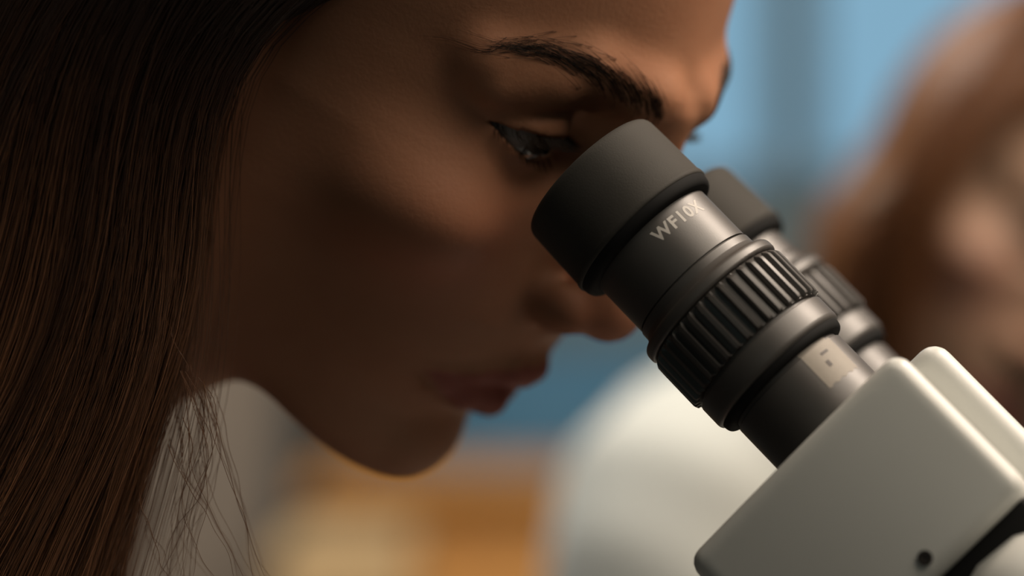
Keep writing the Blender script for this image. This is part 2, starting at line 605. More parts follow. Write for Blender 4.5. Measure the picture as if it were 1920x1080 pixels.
def make_brow(side, tree, R, o, parent, n=430):
    # frontal path of the brow: lateral distance, height, half thickness
    key = np.array([(1.25, 1.45, 0.36), (2.0, 1.74, 0.42), (3.0, 2.00, 0.40), (4.0, 2.10, 0.33), (4.9, 1.86, 0.22), (5.55, 1.42, 0.12)])
    paths, rad = [], []
    for _ in range(n):
        f = RNG.beta(1.0, 1.45)
        s = 1.15 + f * 4.2
        zc = np.interp(s, key[:, 0], key[:, 1])
        th = np.interp(s, key[:, 0], key[:, 2])
        dz = RNG.normal(0, 0.5) * th
        zz = zc + dz
        slope = (np.interp(s + .1, key[:, 0], key[:, 1]) - np.interp(s - .1, key[:, 0], key[:, 1])) / .2
        up = np.interp(s, [1.1, 1.9, 3.2, 5.6], [1.4, 0.55, 0.12, -0.05]) - dz * 0.35 / max(th, .1)
        dr = np.array([1.0, slope + up + RNG.normal(0, .10)])
        dr /= np.linalg.norm(dr)
        L = RNG.uniform(0.55, 0.95) * np.interp(s, [1.1, 2, 5.6], [0.75, 1.0, 0.85])
        pts = []
        for t in np.linspace(0, 1, 6):
            p, nn = hit_front(tree, side * (s + dr[0] * L * t), zz + dr[1] * L * t - 0.10 * L * t * t)
            if p is None:
                break
            pts.append(p + nn * (0.01 + 0.10 * t * (1 - 0.4 * t)))
        if len(pts) == 6:
            paths.append(pts)
            rad.append(np.linspace(0.0065, 0.002, 6) * CM * 1.0)
    P = np.array(paths)
    sh = P.shape
    W = to_world(P.reshape(-1, 3), R, o).reshape(sh)
    return strands_mesh('eyebrow', W, np.array(rad), MT['brow'], parent)


def make_lashes(side, R, o, parent, lids):
    paths, rad = [], []
    for upper in (True, False):
        for i in range(170 if upper else 60):
            u = RNG.uniform(-0.85, 0.98)
            s = 3.0 + 1.42 * u
            zz = -0.12 + (lids[0] if upper else -lids[1]) * (1 - u * u) + 0.05 * u
            rr = 1.30 ** 2 - (s - 3.05) ** 2 - zz * zz
            if rr <= 0.01:
                continue
            p = np.array([math.sqrt(rr) - 0.03, s, zz])
            L = RNG.uniform(0.42, 0.68) * (1 if upper else 0.5) * (1 if side < 0 else 0.6)
            d = np.array([0.9, 0.55 * u + 0.1, -0.50 if upper else -0.55]) + RNG.normal(0, .08, 3)
            d /= np.linalg.norm(d)
            pts = [p + d * L * t + np.array([0, 0, (0.38 if upper else -0.05) * L * t * t]) for t in np.linspace(0, 1, 6)]
            pts = np.array(pts)
            pts[:, 1] *= side
            paths.append(pts)
            rad.append(np.linspace(0.010, 0.002, 6) * CM)
    P = np.array(paths)
    W = to_world(P.reshape(-1, 3), R, o).reshape(P.shape)
    return strands_mesh('eyelashes', W, np.array(rad), MT['brow'], parent)


def hair_cap(R, o, m, parent, h, front, extra=0.55):
    """closed volume of combed hair lying on the skull; front(z, s) = x where the hairline runs"""
    def fn(x, y, z):
        s = np.abs(y)
        d = ell(x, s, z, (-7.5, 0, 3.0), (8.3 + extra, 7.6 + extra, 8.4 + extra))
        d = smin(d, ell(x, s, z, (-8.0, 0, -3.5), (7.2 + extra, 6.6 + extra, 7.0)), 1.5)
        wob = 0.05 * np.sin(y * 3.1 + z * 0.7) + 0.04 * np.sin(x * 2.3 + y * 5.0)
        return smax(d + wob, x - front(z, s), 0.5)
    P, F = surface_nets(fn, (-18, -10, -13), (6, 10, 14), h)
    return np_mesh('hair_cap', to_world(P, R, o), F, m, parent)

# ================================================================== THE ROOM
def struct(o):
    o['kind'] = 'structure'
    return o


struct(box('floor', (-260, -120, -124), (260, 345, -120), MT['floor'], bevel=0))
struct(box('ceiling', (-260, -120, 150), (260, 345, 154), MT['ceiling'], bevel=0))
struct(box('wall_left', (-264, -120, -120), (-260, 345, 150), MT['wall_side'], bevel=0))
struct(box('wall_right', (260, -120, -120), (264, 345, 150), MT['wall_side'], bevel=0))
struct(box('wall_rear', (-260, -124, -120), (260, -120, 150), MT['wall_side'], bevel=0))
# far wall with a wide window opening
WX0, WX1, WZ0, WZ1 = -30.0, 150.0, 13.0, 95.0
wb = bmesh.new()
for lo, hi in (((-260, 340, -120), (WX0, 345, 150)), ((WX1, 340, -120), (260, 345, 150)),
               ((WX0, 340, -120), (WX1, 345, WZ0)), ((WX0, 340, WZ1), (WX1, 345, 150))):
    bm_box(wpos(*lo), wpos(*hi), 0, 1, wb)
struct(bm_obj('wall_back', wb, MT['wall'], smooth=False))
win = struct(box('window_1', (WX0, 343.5, WZ0), (WX1, 344.0, WZ1), MT['sky'], bevel=0))
box('window_frame', (WX0, 338, WZ0 - 4), (WX1, 343, WZ0), MT['frame'], win, 0.2)
for xx in (WX0, 28.5, 88.0, WX1 - 5):
    box('mullion', (xx, 339, WZ0), (xx + 5.5, 343, WZ1), MT['frame'], win, 0.2)
box('window_frame', (WX0, 339, WZ1 - 4), (WX1, 343, WZ1), MT['frame'], win, 0.2)

# laboratory bench carrying the microscope
bench = empty('laboratory_bench', wpos(10, 90, -120), 'dark laboratory bench under the microscope', 'bench')
box('bench_top', (-21, 42, -44), (110, 124, -40), MT['bench'], bench, 0.4)
for lx in (-17, 100):
    for ly in (44, 117):
        box('leg', (lx, ly, -120), (lx + 5, ly + 5, -44), MT['dark'], bench, 0.3)

# furniture at the back
cab = empty('grey_locker', wpos(-46, 276, -120), 'tall pale grey locker behind the hanging brown hair', 'locker')
box('body', (-72, 262, -118), (-19.5, 300, 60), MT['grey'], cab, 0.6)
for i in range(2):
    d = box('door', (-71 + i * 25.8, 260.2, -112), (-46.2 + i * 25.8, 262, 56), MT['grey'], cab, 0.4)
    box('handle', (-49.5 + i * 6, 258.6, -40), (-48.2 + i * 6, 260.2, -28), MT['steel'], d, 0.3)
bc = empty('blue_cabinet', wpos(20, 318, -120), 'dark blue laminate cabinet along the far wall', 'cabinet')
box('body', (-17, 302, -118), (113, 338, -6), MT['blue'], bc, 0.5)
for i in range(4):
    d = box('door', (-16 + i * 32.2, 300.2, -112), (15 + i * 32.2, 302, -8), MT['blue'], bc, 0.4)
    box('handle', (11 + i * 32.2, 298.8, -30), (12 + i * 32.2, 300.2, -18), MT['steel'], d, 0.3)
wd = empty('wooden_sideboard', wpos(6, 250, -120), 'orange wooden sideboard beneath the chin, out of focus', 'sideboard')
box('body', (-15, 236, -118), (46, 258, -16.5), MT['wood'], wd, 0.5)
box('top', (-16, 234, -16.5), (47, 259, -14.6), MT['wood'], wd, 0.3)
for i in range(2):
    d = box('door', (-14 + i * 30.2, 234.4, -112), (15.4 + i * 30.2, 236, -20), MT['wood'], wd, 0.4)
    box('knob', (12 + i * 5.5, 232.8, -50), (13.6 + i * 5.5, 234.4, -48.4), MT['steel'], d, 0.5)
cb = empty('cardboard_box', wpos(-9, 222, -120), 'tan cardboard carton in front of the orange sideboard', 'box')
box('carton', (-16.0, 208, -92), (-7.0, 226, -17.5), MT['card'], cb, 0.3)
box('lid_flap', (-16.2, 207.8, -19.2), (-6.8, 217, -18.6), MT['card'], cb, 0.1)
box('pallet', (-17, 207, -120), (-6, 227, -92), MT['wood'], cb, 0.3)

# ================================================================== THE MICROSCOPE
A = Vector((0.668, -0.24, -0.705)).normalized()
P0 = Vector((2.990, 70.0, 1.326))
OFF = Vector((1.76, 6.2, -0.30))
EO = (OFF - A * OFF.dot(A)).normalized()
EM = A.cross(EO)
MF = Matrix((EO, EM, A)).transposed().to_4x4()


def scope_matrix(org):
    return Matrix.Translation((org + Vector((0, 0, CAMZ))) * CM) @ MF @ Matrix.Scale(CM, 4)


def lathe(name, prof, M, m, parent, seg=96, mod=None, flat=28):
    """prof: list of (radius, t); revolved about local z"""
    V, F = [], []
    n = len(prof)
    for i, (r, t) in enumerate(prof):
        for j in range(seg):
            a = 2 * math.pi * j / seg
            rr = mod(r, t, a) if mod else r
            V.append(M @ Vector((-rr * math.cos(a), rr * math.sin(a), t)))
    for i in range(n - 1):
        for j in range(seg):
            F.append((i * seg + j, i * seg + (j + 1) % seg, (i + 1) * seg + (j + 1) % seg, (i + 1) * seg + j))
    return mesh_obj(name, V, F, m, parent, True, flat)


def rnd(r0, t0, r1, t1, r2, t2, n=5):
    """quarter-round from (r0,t0) to (r2,t2) with corner control (r1,t1)"""
    out = []
    for i in range(n + 1):
        u = i / n
        out.append((r0 * (1 - u) ** 2 + 2 * r1 * u * (1 - u) + r2 * u * u, t0 * (1 - u) ** 2 + 2 * t1 * u * (1 - u) + t2 * u * u))
    return out


scope = empty('microscope', wpos(14, 68, -40), 'white binocular microscope with black eyepieces the woman looks into', 'microscope')


def eyepiece(org, shift, with_text):
    """shift > 0: eyecup and tube pushed further in (cm)"""
    M = scope_matrix(org)
    s = shift
    # main barrel from the eyecup down to the flange
    prof = [(1.30, s - 0.4), (1.58, s - 0.4), (1.615, s - 0.2), (1.615, 1.735), (1.55, 1.74), (1.55, 1.775), (1.625, 1.78), (1.64, 1.80), (1.645, 1.98)]
    prof += rnd(1.645, 1.98, 1.70, 2.12, 1.73, 2.14, 4)
    prof += rnd(1.76, 2.14, 1.90, 2.15, 1.905, 2.30, 5)
    prof += [(1.905, 2.40)] + rnd(1.905, 2.40, 1.90, 2.46, 1.84, 2.47, 3) + [(1.5, 2.5)]
    barrel = lathe('eyepiece', prof, M, MT['black'], scope, 128)

    ribs = 36

    def knurl(r, t, a):
        if r < 1.87:
            return r
        c = math.cos(ribs * (a + 0.02))
        k = max(0.0, min(1.0, (c + 0.05) / 0.45))
        return 1.795 + (r - 1.795) * k
    lathe('knurled_ring', [(1.5, 2.47), (1.80, 2.48), (1.83, 2.50), (1.89, 2.56), (1.925, 2.62), (1.93, 2.8), (1.93, 3.80), (1.91, 3.86), (1.80, 3.885), (1.5, 3.89)],
          M, MT['black'], barrel, 36 * 16, knurl, 40)
    prof = [(1.5, 3.86), (1.70, 3.87), (1.70, 3.96)] + rnd(1.78, 3.97, 1.83, 3.97, 1.835, 4.02, 3) + [(1.835, 4.50)] + rnd(1.835, 4.50, 1.83, 4.62, 1.74, 4.63, 4) + [(1.47, 4.64)]
    lathe('locking_ring', prof, M, MT['black'], barrel, 128)
    prof = [(1.3, 4.5), (1.49, 4.6), (1.49, 4.91)] + rnd(1.50, 4.915, 1.545, 4.915, 1.55, 4.96, 3) + [(1.55, 6.9), (1.2, 6.95)]
    lathe('sleeve', prof, M, MT['black'], barrel, 128)
    # rubber eyecup, hollow towards the eye
    prof = [(1.50, s - 0.75), (1.56, s - 1.3), (1.62, s - 1.62)] + rnd(1.66, s - 1.76, 1.70, s - 1.85, 1.77, s - 1.83, 3) + \
        rnd(1.78, s - 1.825, 1.875, s - 1.78, 1.885, s - 1.62, 5) + [(1.90, s - 1.2), (1.915, s - 0.6), (1.925, s - 0.12), (1.95, s - 0.06)] + \
        rnd(1.955, s - 0.03, 1.965, s + 0.06, 1.90, s + 0.075, 4) + [(1.70, s + 0.06), (1.62, s + 0.0), (1.5, s - 0.3), (1.5, s - 0.75)]
    lathe('eyecup', prof, M, MT['rubber'], barrel, 128)
    V = []
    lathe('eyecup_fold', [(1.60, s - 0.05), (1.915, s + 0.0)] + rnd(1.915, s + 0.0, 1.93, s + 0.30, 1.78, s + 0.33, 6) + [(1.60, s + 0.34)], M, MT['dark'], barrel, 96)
    lathe('black_ring', [(1.45, 4.58), (1.76, 4.60)] + rnd(1.76, 4.60, 1.77, 4.80, 1.66, 4.82, 5) + [(1.45, 4.83)], M, MT['dark'], barrel, 96)  # plain black ring across the step below the locking ring
    # eye lens: shallow dome
    prof = [(0.001, s - 0.86), (0.4, s - 0.85), (0.8, s - 0.81), (1.1, s - 0.76), (1.35, s - 0.70), (1.5, s - 0.66)]
    lathe('eye_lens', prof, M, MT['glass'], barrel, 64)
    return barrel, M


def wrap_text(txt, M, r, t_mid, a0, height, m, parent, name, gap=1.0):
    """flat print wrapped round a barrel of radius r, running round the circumference from angle a0 (radians)"""
    cu = bpy.data.curves.new('print', 'FONT')
    cu.body = txt
    cu.size = 1.0
    cu.offset = 0.030
    cu.space_character = gap
    cu.resolution_u = 3
    to = bpy.data.objects.new('print', cu)
    COL.objects.link(to)
    dg = bpy.context.evaluated_depsgraph_get()
    me = bpy.data.meshes.new_from_object(to.evaluated_get(dg))
    bpy.data.objects.remove(to)
    bpy.data.curves.remove(cu)
    bm = bmesh.new()
    bm.from_mesh(me)
    bpy.data.meshes.remove(me)
    bmesh.ops.subdivide_edges(bm, edges=[e for e in bm.edges if e.calc_length() > 0.12], cuts=2)
    k = height / 0.73
    for v in bm.verts:
        a = a0 + v.co.x * k / r
        t = t_mid - (v.co.y - 0.365) * k
        v.co = M @ Vector((-(r + 0.004) * math.cos(a), (r + 0.004) * math.sin(a), t))
    return bm_obj(name, bm, m, parent, smooth=True, flat_angle=None)


def patch(name, M, r, a0, a1, t0, t1, m, parent, n=14, skew=0.0):
    V, F = [], []
    for i in range(n + 1):
        a = a0 + (a1 - a0) * i / n
        for tt in (t0, t1 + skew * math.sin(i * 1.9) * 0.03):
            V.append(M @ Vector((-r * math.cos(a), r * math.sin(a), tt)))
    for i in range(n):
        F.append((2 * i, 2 * i + 1, 2 * i + 3, 2 * i + 2))
    return mesh_obj(name, V, F, m, parent)


D = math.radians
near_piece, MN = eyepiece(P0, 0.0, True)
near_piece['label'] = 'near black eyepiece printed WF10X'
wrap_text('WF10X', MN, 1.615, 0.70, D(10), 0.31, MT['paint'], near_piece, 'lettering', 1.15)
patch('label', MN, 1.497, D(28), D(64), 4.70, 4.93, MT['sticker'], near_piece)
patch('label', MN, 1.556, D(28), D(66), 4.93, 5.86, MT['sticker'], near_piece, 14, 1.0)
patch('label_mark', MN, 1.560, D(44), D(53), 5.12, 5.19, MT['ink'], near_piece, 4)
patch('label_mark', MN, 1.560, D(42), D(46), 5.34, 5.50, MT['ink'], near_piece, 3)
far_piece, MFAR = eyepiece(P0 + OFF, 0.72, False)
far_piece['label'] = 'far black eyepiece, pushed further in'
wrap_text('WF10X', MFAR, 1.615, 1.28, D(9), 0.30, MT['paint'], far_piece, 'lettering', 1.1)

# white prism housings, one under each eyepiece (local frame: x away from the camera, y up-right, z along the barrel)
T_H, T_E = 6.36, 10.55


def housing(org, lo_o, hi_o, lo_m, hi_m, t0, r, name, crown=0.0, step=0.0):
    """rounded casting; crown > 0 lets the face towards the camera curve away at its upper edge"""
    M = scope_matrix(org)
    c = ((lo_o + hi_o) / 2, (lo_m + hi_m) / 2, (t0 + T_E) / 2)
    hf = ((hi_o - lo_o) / 2, (hi_m - lo_m) / 2, (T_E - t0) / 2)

    def fn(x, y, z):
        x = x - crown * y ** 2 / (2 * (hi_m - lo_m)) * np.clip((hi_o - x) / (hi_o - lo_o), 0, 1)
        y = y + step * (x - lo_o)
        q = [np.abs(v_ - c_) - h_ + r for v_, c_, h_ in zip((x, y, z), c, hf)]
        o_ = np.sqrt(sum(np.maximum(v_, 0) ** 2 for v_ in q))
        return o_ + np.minimum(np.maximum(np.maximum(q[0], q[1]), q[2]), 0) - r
    P, F = surface_nets(fn, (lo_o - .3, lo_m - .3, t0 - .3), (hi_o + .3, hi_m + .3, T_E + .3), 0.09)
    Mr = np.array(M)
    return np_mesh(name, P @ Mr[:3, :3].T + Mr[:3, 3], F, MT['white'], scope)


h1 = housing(P0, -2.12, 0.35, -4.25, 2.45, T_H, 0.40, 'side_cover', 0.36, 0.10)
h2 = housing(P0, 0.1, 8.2, -3.2, 3.06, 6.44, 0.46, 'prism_housing', 0.10, 0.13)


def disc(name, org, o, mm, t, r, axis_o, m, parent, depth=0.08):
    """small screw on a housing face; axis along o"""
    M = scope_matrix(org)
    V, F = [], []
    seg = 24
    rings = [(0.0, 0.02), (r * .5, 0.02), (r * .55, 0.0), (r, 0.0), (r, depth)]
    for (rr, dd) in rings:
        for j in range(seg):
            a = 2 * math.pi * j / seg
            V.append(M @ Vector((o + dd - 0.03 - 0.014 * rr * math.cos(a), mm + rr * math.cos(a), t + rr * math.sin(a))))
    for i in range(len(rings) - 1):
        for j in range(seg):
            F.append((i * seg + j, i * seg + (j + 1) % seg, (i + 1) * seg + (j + 1) % seg, (i + 1) * seg + j))
    return mesh_obj(name, V, F, m, parent, True, 30)


disc('screw', P0, -2.15, -0.27, 10.05, 0.17, True, MT['steel'], h1)
M1 = scope_matrix(P0)
# dark joint plate under both housings
b = bm_box((-1.7, -3.4, T_E - 0.1), (8.0, 2.1, T_E + 0.7), 0.15, 2)
bmesh.ops.transform(b, matrix=M1, verts=b.verts)
bm_obj('joint_plate', b, MT['dark'], scope)
b = bm_box((3.9, 2.45, T_E - 0.35), (4.4, 2.85, T_E - 0.05), 0.08, 2)
bmesh.ops.transform(b, matrix=M1, verts=b.verts)
bm_obj('hinge_pin', b, MT['dark'], scope)


def loft(name, rings, m, parent, seg=48, p=2.6, caps_=True):
    """rings: (cx, cy, cz, ax, ay) in cm; superellipse sections in world xy"""
    V, F = [], []
    for (cx, cy, cz, ax, ay) in rings:
        for j in range(seg):
            a = 2 * math.pi * j / seg
            c, s_ = math.cos(a), math.sin(a)
            V.append(wpos(cx + ax * math.copysign(abs(c) ** (2 / p), c), cy + ay * math.copysign(abs(s_) ** (2 / p), s_), cz))
    n = len(rings)
    for i in range(n - 1):
        for j in range(seg):
            F.append((i * seg + j, i * seg + (j + 1) % seg, (i + 1) * seg + (j + 1) % seg, (i + 1) * seg + j))
    if caps_:
        F.append(tuple(range(seg))[::-1])
        F.append(tuple(range((n - 1) * seg, n * seg)))
    return mesh_obj(name, V, F, m, parent, True, 35)


# body under the head, arm, objective, stage, foot (mostly below and right of the frame)
bcx, bcy = 12.7, 66.6
loft('optical_body', [(bcx, bcy, -5.0, 0.4, 0.6), (bcx, bcy, -5.06, 1.2, 1.8), (bcx, bcy, -5.35, 2.0, 2.9), (bcx, bcy, -6.0, 2.7, 3.7), (bcx, bcy, -7.0, 3.25, 4.2), (bcx, bcy, -9.0, 3.6, 4.5),
                      (bcx, bcy, -18, 3.7, 4.6), (bcx, bcy, -18.6, 3.3, 4.1), (bcx, bcy, -18.7, 0.5, 0.5)], MT['white'], scope, 64, 2.2)
loft('objective', [(bcx, bcy, -18.5, 2.6, 2.6), (bcx, bcy, -21, 2.6, 2.6), (bcx, bcy, -21.2, 2.1, 2.1), (bcx, bcy, -24.0, 1.9, 1.9), (bcx, bcy, -24.6, 1.3, 1.3)], MT['black'], scope, 48, 2.0)
loft('arm', [(24, 71, -38.2, 3.0, 3.4), (24, 71, -22, 2.8, 3.2), (23, 70.6, -17, 3.0, 3.2), (21, 70.2, -13.5, 3.6, 3.2), (18, 70, -11.5, 3.6, 3.2), (16, 70, -10.8, 2.5, 2.6)], MT['white'], scope, 40, 3.0)
for sy in (-1, 1):
    k0 = 71 + sy * 3.0
    V, F = [], []
    seg = 40
    prof = [(0.1, 0), (1.1, 0), (1.1, 0.5), (2.3, 0.6), (2.4, 0.8), (2.4, 2.4), (2.1, 2.6), (0.1, 2.6)]
    for (rr, dd) in prof:
        for j in range(seg):
            a = 2 * math.pi * j / seg
            r2 = rr * (1 + (0.02 * (j % 2) if 2.35 < rr else 0))
            V.append(wpos(24 + r2 * math.cos(a), k0 + sy * dd, -26 + r2 * math.sin(a)))
    for i in range(len(prof) - 1):
        for j in range(seg):
            F.append((i * seg + j, i * seg + (j + 1) % seg, (i + 1) * seg + (j + 1) % seg, (i + 1) * seg + j))
    mesh_obj('focus_knob', V, F, MT['black'], scope, True, 30)
loft('foot', [(15, 70, -40, 11.5, 9.5), (15, 70, -39.6, 11.9, 9.9), (15, 70, -38.4, 11.9, 9.9), (15, 70, -37.9, 11.2, 9.2)], MT['white'], scope, 64, 4.0)
loft('stage_plate', [(bcx, bcy, -37.95, 4.7, 4.7), (bcx, bcy, -37.6, 4.7, 4.7), (bcx, bcy, -37.5, 4.5, 4.5)], MT['dark'], scope, 48, 2.0)

# ================================================================== PEOPLE
def ray_pt(u, v, d):
    """cm position at distance d in front of the camera"""
    return np.array([(u - 960.0) / 5700.0 * d, d, (540.0 - v) / 5700.0 * d])


def to_m(P):
    P = np.array(P, float).copy()
    P[..., 2] += CAMZ
    return P * CM


def resample(g, k):
    g = np.array(g, float)
    d = np.r_[0, np.cumsum(np.linalg.norm(np.diff(g, axis=0), axis=1))]
    t = np.linspace(0, d[-1], 60)
    q = np.stack([np.interp(t, d, g[:, i]) for i in range(g.shape[1])], 1)
    for _ in range(14):
        q[1:-1] = 0.25 * q[:-2] + 0.5 * q[1:-1] + 0.25 * q[2:]
    idx = np.linspace(0, 59, k)
    return np.stack([np.interp(idx, np.arange(60), q[:, i]) for i in range(g.shape[1])], 1)


def garment(name, prims, m, parent, lo, hi, h, cut=None):
    def fn(x, y, z):
        d = None
        for a, ra, b, rb, k in prims:
            e = caps(x, y, z, a, b, ra, rb)
            d = e if d is None else smin(d, e, k)
        d = d + 0.22 * np.sin(x * 0.9 + y * 0.5 + z * 0.35) * np.sin(z * 0.55 + y * 0.3)
        if cut:
            for a, ra, b, rb in cut:
                d = smax(d, -caps(x, y, z, a, b, ra, rb), 0.6)
        return d
    P, F = surface_nets(fn, lo, hi, h)
    return np_mesh(name, to_m(P), F, m, parent)


def hand(wrist, direction, palm_n, m, parent, side=1):
    """relaxed hand; wrist in cm, direction along the fingers, palm_n = back-of-hand normal"""
    f = np.array(direction, float); f /= np.linalg.norm(f)
    n = np.array(palm_n, float); n -= f * (n @ f); n /= np.linalg.norm(n)
    l = np.cross(n, f) * side
    R = np.stack([f, l, n], 1)
    wr = np.array(wrist, float)

    def fn(x, y, z):
        d = ell(x, y, z, (4.4, 0, 0), (4.6, 3.9, 1.35))
        d = smin(d, caps(x, y, z, (-1.5, 0, 0), (2, 0, 0), 2.3, 2.4), 1.0)
        for yy, L0, L1, L2, b in ((2.7, 4.2, 2.6, 2.1, 0.95), (0.9, 4.6, 2.9, 2.3, 1.0), (-0.9, 4.3, 2.7, 2.2, 1.0), (-2.6, 3.3, 2.1, 1.8, 1.1)):
            p0 = (7.4, yy * 0.95, 0.15)
            p1 = (p0[0] + L0 * .95, yy * 1.1, 0.15 - L0 * 0.12 * b)
            p2 = (p1[0] + L1 * .85, yy * 1.12, p1[2] - L1 * 0.38 * b)
            p3 = (p2[0] + L2 * .72, yy * 1.10, p2[2] - L2 * 0.52 * b)
            d = smin(d, chain(x, y, z, [(p0, 0.92), (p1, 0.84), (p2, 0.76), (p3, 0.62)], 0.1), 0.3)
        th = chain(x, y, z, [((1.6, 2.6, -0.4), 1.3), ((4.6, 4.9, -0.8), 1.05), ((7.2, 5.6, -1.2), 0.9), ((9.2, 5.4, -1.5), 0.72)], 0.2)
        return smin(d, th, 0.6)
    P, F = surface_nets(lambda x, y, z: fn(x / .88, y / .88, z / .88) * .88, (-3, -6, -6), (18, 7, 4), 0.22)
    hd = np_mesh('hand', to_m(P @ R.T + wr), F, m, parent)
    ca = hd.data.color_attributes.new('skin_tone', 'FLOAT_COLOR', 'POINT')
    ca.data.foreach_set('color', np.tile(np.array([0, 0, 0, 1], np.float32), len(P)))
    return hd


# ---------------------------------------------- the woman at the microscope
R1, O1 = head_matrix(30, 34, 4, (1.742, 74.20, 4.268))
person = empty('person', wpos(-40, 77, -120), 'woman with long dark brown hair bending to the eyepieces', 'person')
LIDS1 = (0.24, 0.52)
neck1 = [((-3.5, 76.3, 4.8), 4.95, (-16, 77, -0.7), 5.2, 1.2), ((-16, 77, -0.7), 5.2, (-24, 77, -14), 9.0, 3.0)]
body1, tree1 = make_body(R1, O1, neck1, (-21, -22, -34), (5, 9.5, 13), 0.115, MT['skin'], person, LIDS1)
for sd in (-1, 1):
    make_eye(sd, R1, O1, person, (-6, 13))
    make_brow(sd, tree1, R1, O1, person)
    make_lashes(sd, R1, O1, person, LIDS1)
hair_cap(R1, O1, MT['hair_long'], person, 0.22,
         lambda z, s: np.interp(z, [-6, -0.4, 1.3, 4, 5.6, 6.6, 8], [-6.5, -4.6, -3.3, -2.3, -0.9, 1.2, 4]))

GU = [
    [(700, -130, 68.4), (570, -35, 68.2), (466, 45, 68.3), (402, 140, 68.6), (374, 260, 68.9), (362, 400, 69.2), (352, 560, 69.5), (332, 700, 69.8), (298, 850, 70.0), (262, 1000, 70.2), (232, 1180, 70.2)],
    [(600, -190, 68.1), (430, -40, 68.0), (336, 80, 68.2), (290, 220, 68.5), (272, 380, 68.8), (270, 540, 69.0), (240, 700, 69.2), (172, 850, 69.3), (92, 1000, 69.4), (10, 1180, 69.4)],
    [(525, -230, 68.0), (352, -70, 67.9), (262, 60, 68.0), (222, 220, 68.3), (206, 400, 68.5), (190, 560, 68.7), (132, 720, 68.9), (42, 880, 69.0), (-50, 1030, 69.0), (-140, 1200, 69.0)],
    [(430, -250, 68.0), (262, -80, 67.9), (172, 60, 67.9), (128, 220, 68.1), (108, 400, 68.3), (80, 560, 68.4), (10, 720, 68.5), (-80, 880, 68.6), (-170, 1030, 68.6), (-260, 1200, 68.6)],
    [(320, -270, 68.3), (150, -80, 68.0), (62, 80, 68.0), (10, 240, 68.1), (-20, 400, 68.2), (-60, 560, 68.3), (-130, 720, 68.4), (-220, 880, 68.5), (-300, 1030, 68.5), (-390, 1200, 68.5)],
    [(200, -280, 69.0), (20, -80, 68.5), (-70, 80, 68.4), (-130, 240, 68.4), (-170, 400, 68.4), (-220, 560, 68.4), (-290, 720, 68.4), (-380, 880, 68.5), (-460, 1030, 68.5), (-540, 1200, 68.5)],
]
K = 30


def comb(p, back=False):
    """points on the combed skull from the parting down to head-space point p"""
    x0 = p[0]
    k = math.sqrt(max(0.05, 1 - ((x0 + 7.5) / 8.9) ** 2))
    th1 = math.atan2(abs(p[1]) / 8.2, (p[2] - 3.0) / 8.9)
    out = []
    for f in (0.03, 0.2, 0.4, 0.6, 0.8):
        th = th1 * f
        xx = x0 + 1.6 * (1 - f)
        kk = math.sqrt(max(0.05, 1 - ((xx + 7.5) / 8.95) ** 2))
        out.append(np.array([xx, math.copysign(8.25 * kk * math.sin(th), p[1]), 3.0 + 9.0 * kk * math.cos(th)]))
    return out


GP = []
for g in GU:
    pts = [ray_pt(*p) for p in g]
    top = comb(to_head(pts[0], R1, O1))
    GP.append(resample([R1 @ q + O1 for q in top] + pts, K))
GP = np.array(GP)                                                       # guides, cm


def sheet(a):
    """strand centre line at position a in 0..1 across the curtain of hair"""
    t = a * (len(GP) - 1)
    i = min(int(t), len(GP) - 2)
    f = t - i
    return GP[i] * (1 - f) + GP[i + 1] * f


def wavy(n, amp, L=K):
    """smooth random offsets along a strand"""
    ph = RNG.uniform(0, 6.28, (n, 3, 3))
    fr = np.array([1.0, 2.1, 3.7])
    b = np.linspace(0, 1, L)
    w_ = np.zeros((n, L, 3))
    for j in range(3):
        w_ += (np.sin(b[None, :, None] * fr[j] * 6.28 + ph[:, None, :, j]) / (1 + j))
    return w_ * amp


def curtain(n_clump, per, r0):
    paths, rad = [], []
    b = np.linspace(0, 1, K)[:, None]
    for c in range(n_clump):
        a = RNG.beta(1.0, 1.1)
        ctr = sheet(a) + wavy(1, 0.16)[0] * (0.25 + b) + np.array([0, 1, 0]) * (abs(RNG.normal(0, 1.5)) - 0.1) * np.clip(b * 3 - .4, 0.1, 1)
        lean = RNG.normal(0, 0.85)
        if a < 0.15:
            lean = -abs(lean) * 0.6
        ctr = ctr + np.array([1.0, 0, 0]) * lean * b * b
        spread = RNG.uniform(0.10, 0.42)
        offs = RNG.normal(0, 1, (per, 1, 3)) * spread * np.array([1, 0.7, 0.25])
        nar = (1.15 - 0.75 * b) if RNG.random() < .7 else (0.7 + 0.7 * b)
        pts = ctr[None] + offs * nar[None] + wavy(per, 0.035)
        paths.append(pts)
        rr = r0 * RNG.uniform(0.6, 1.25, (per, 1)) * (1 - 0.55 * b[:, 0])[None]
        rad.append(rr)
    return np.concatenate(paths), np.concatenate(rad)


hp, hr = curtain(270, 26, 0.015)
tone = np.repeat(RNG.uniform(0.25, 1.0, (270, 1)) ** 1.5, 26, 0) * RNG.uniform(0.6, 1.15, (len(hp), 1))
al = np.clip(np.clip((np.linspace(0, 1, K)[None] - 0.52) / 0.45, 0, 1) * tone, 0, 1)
strands_mesh('hair', to_m(hp), hr * CM, MT['hair_long'], person, 3, al)['kind'] = 'stuff'
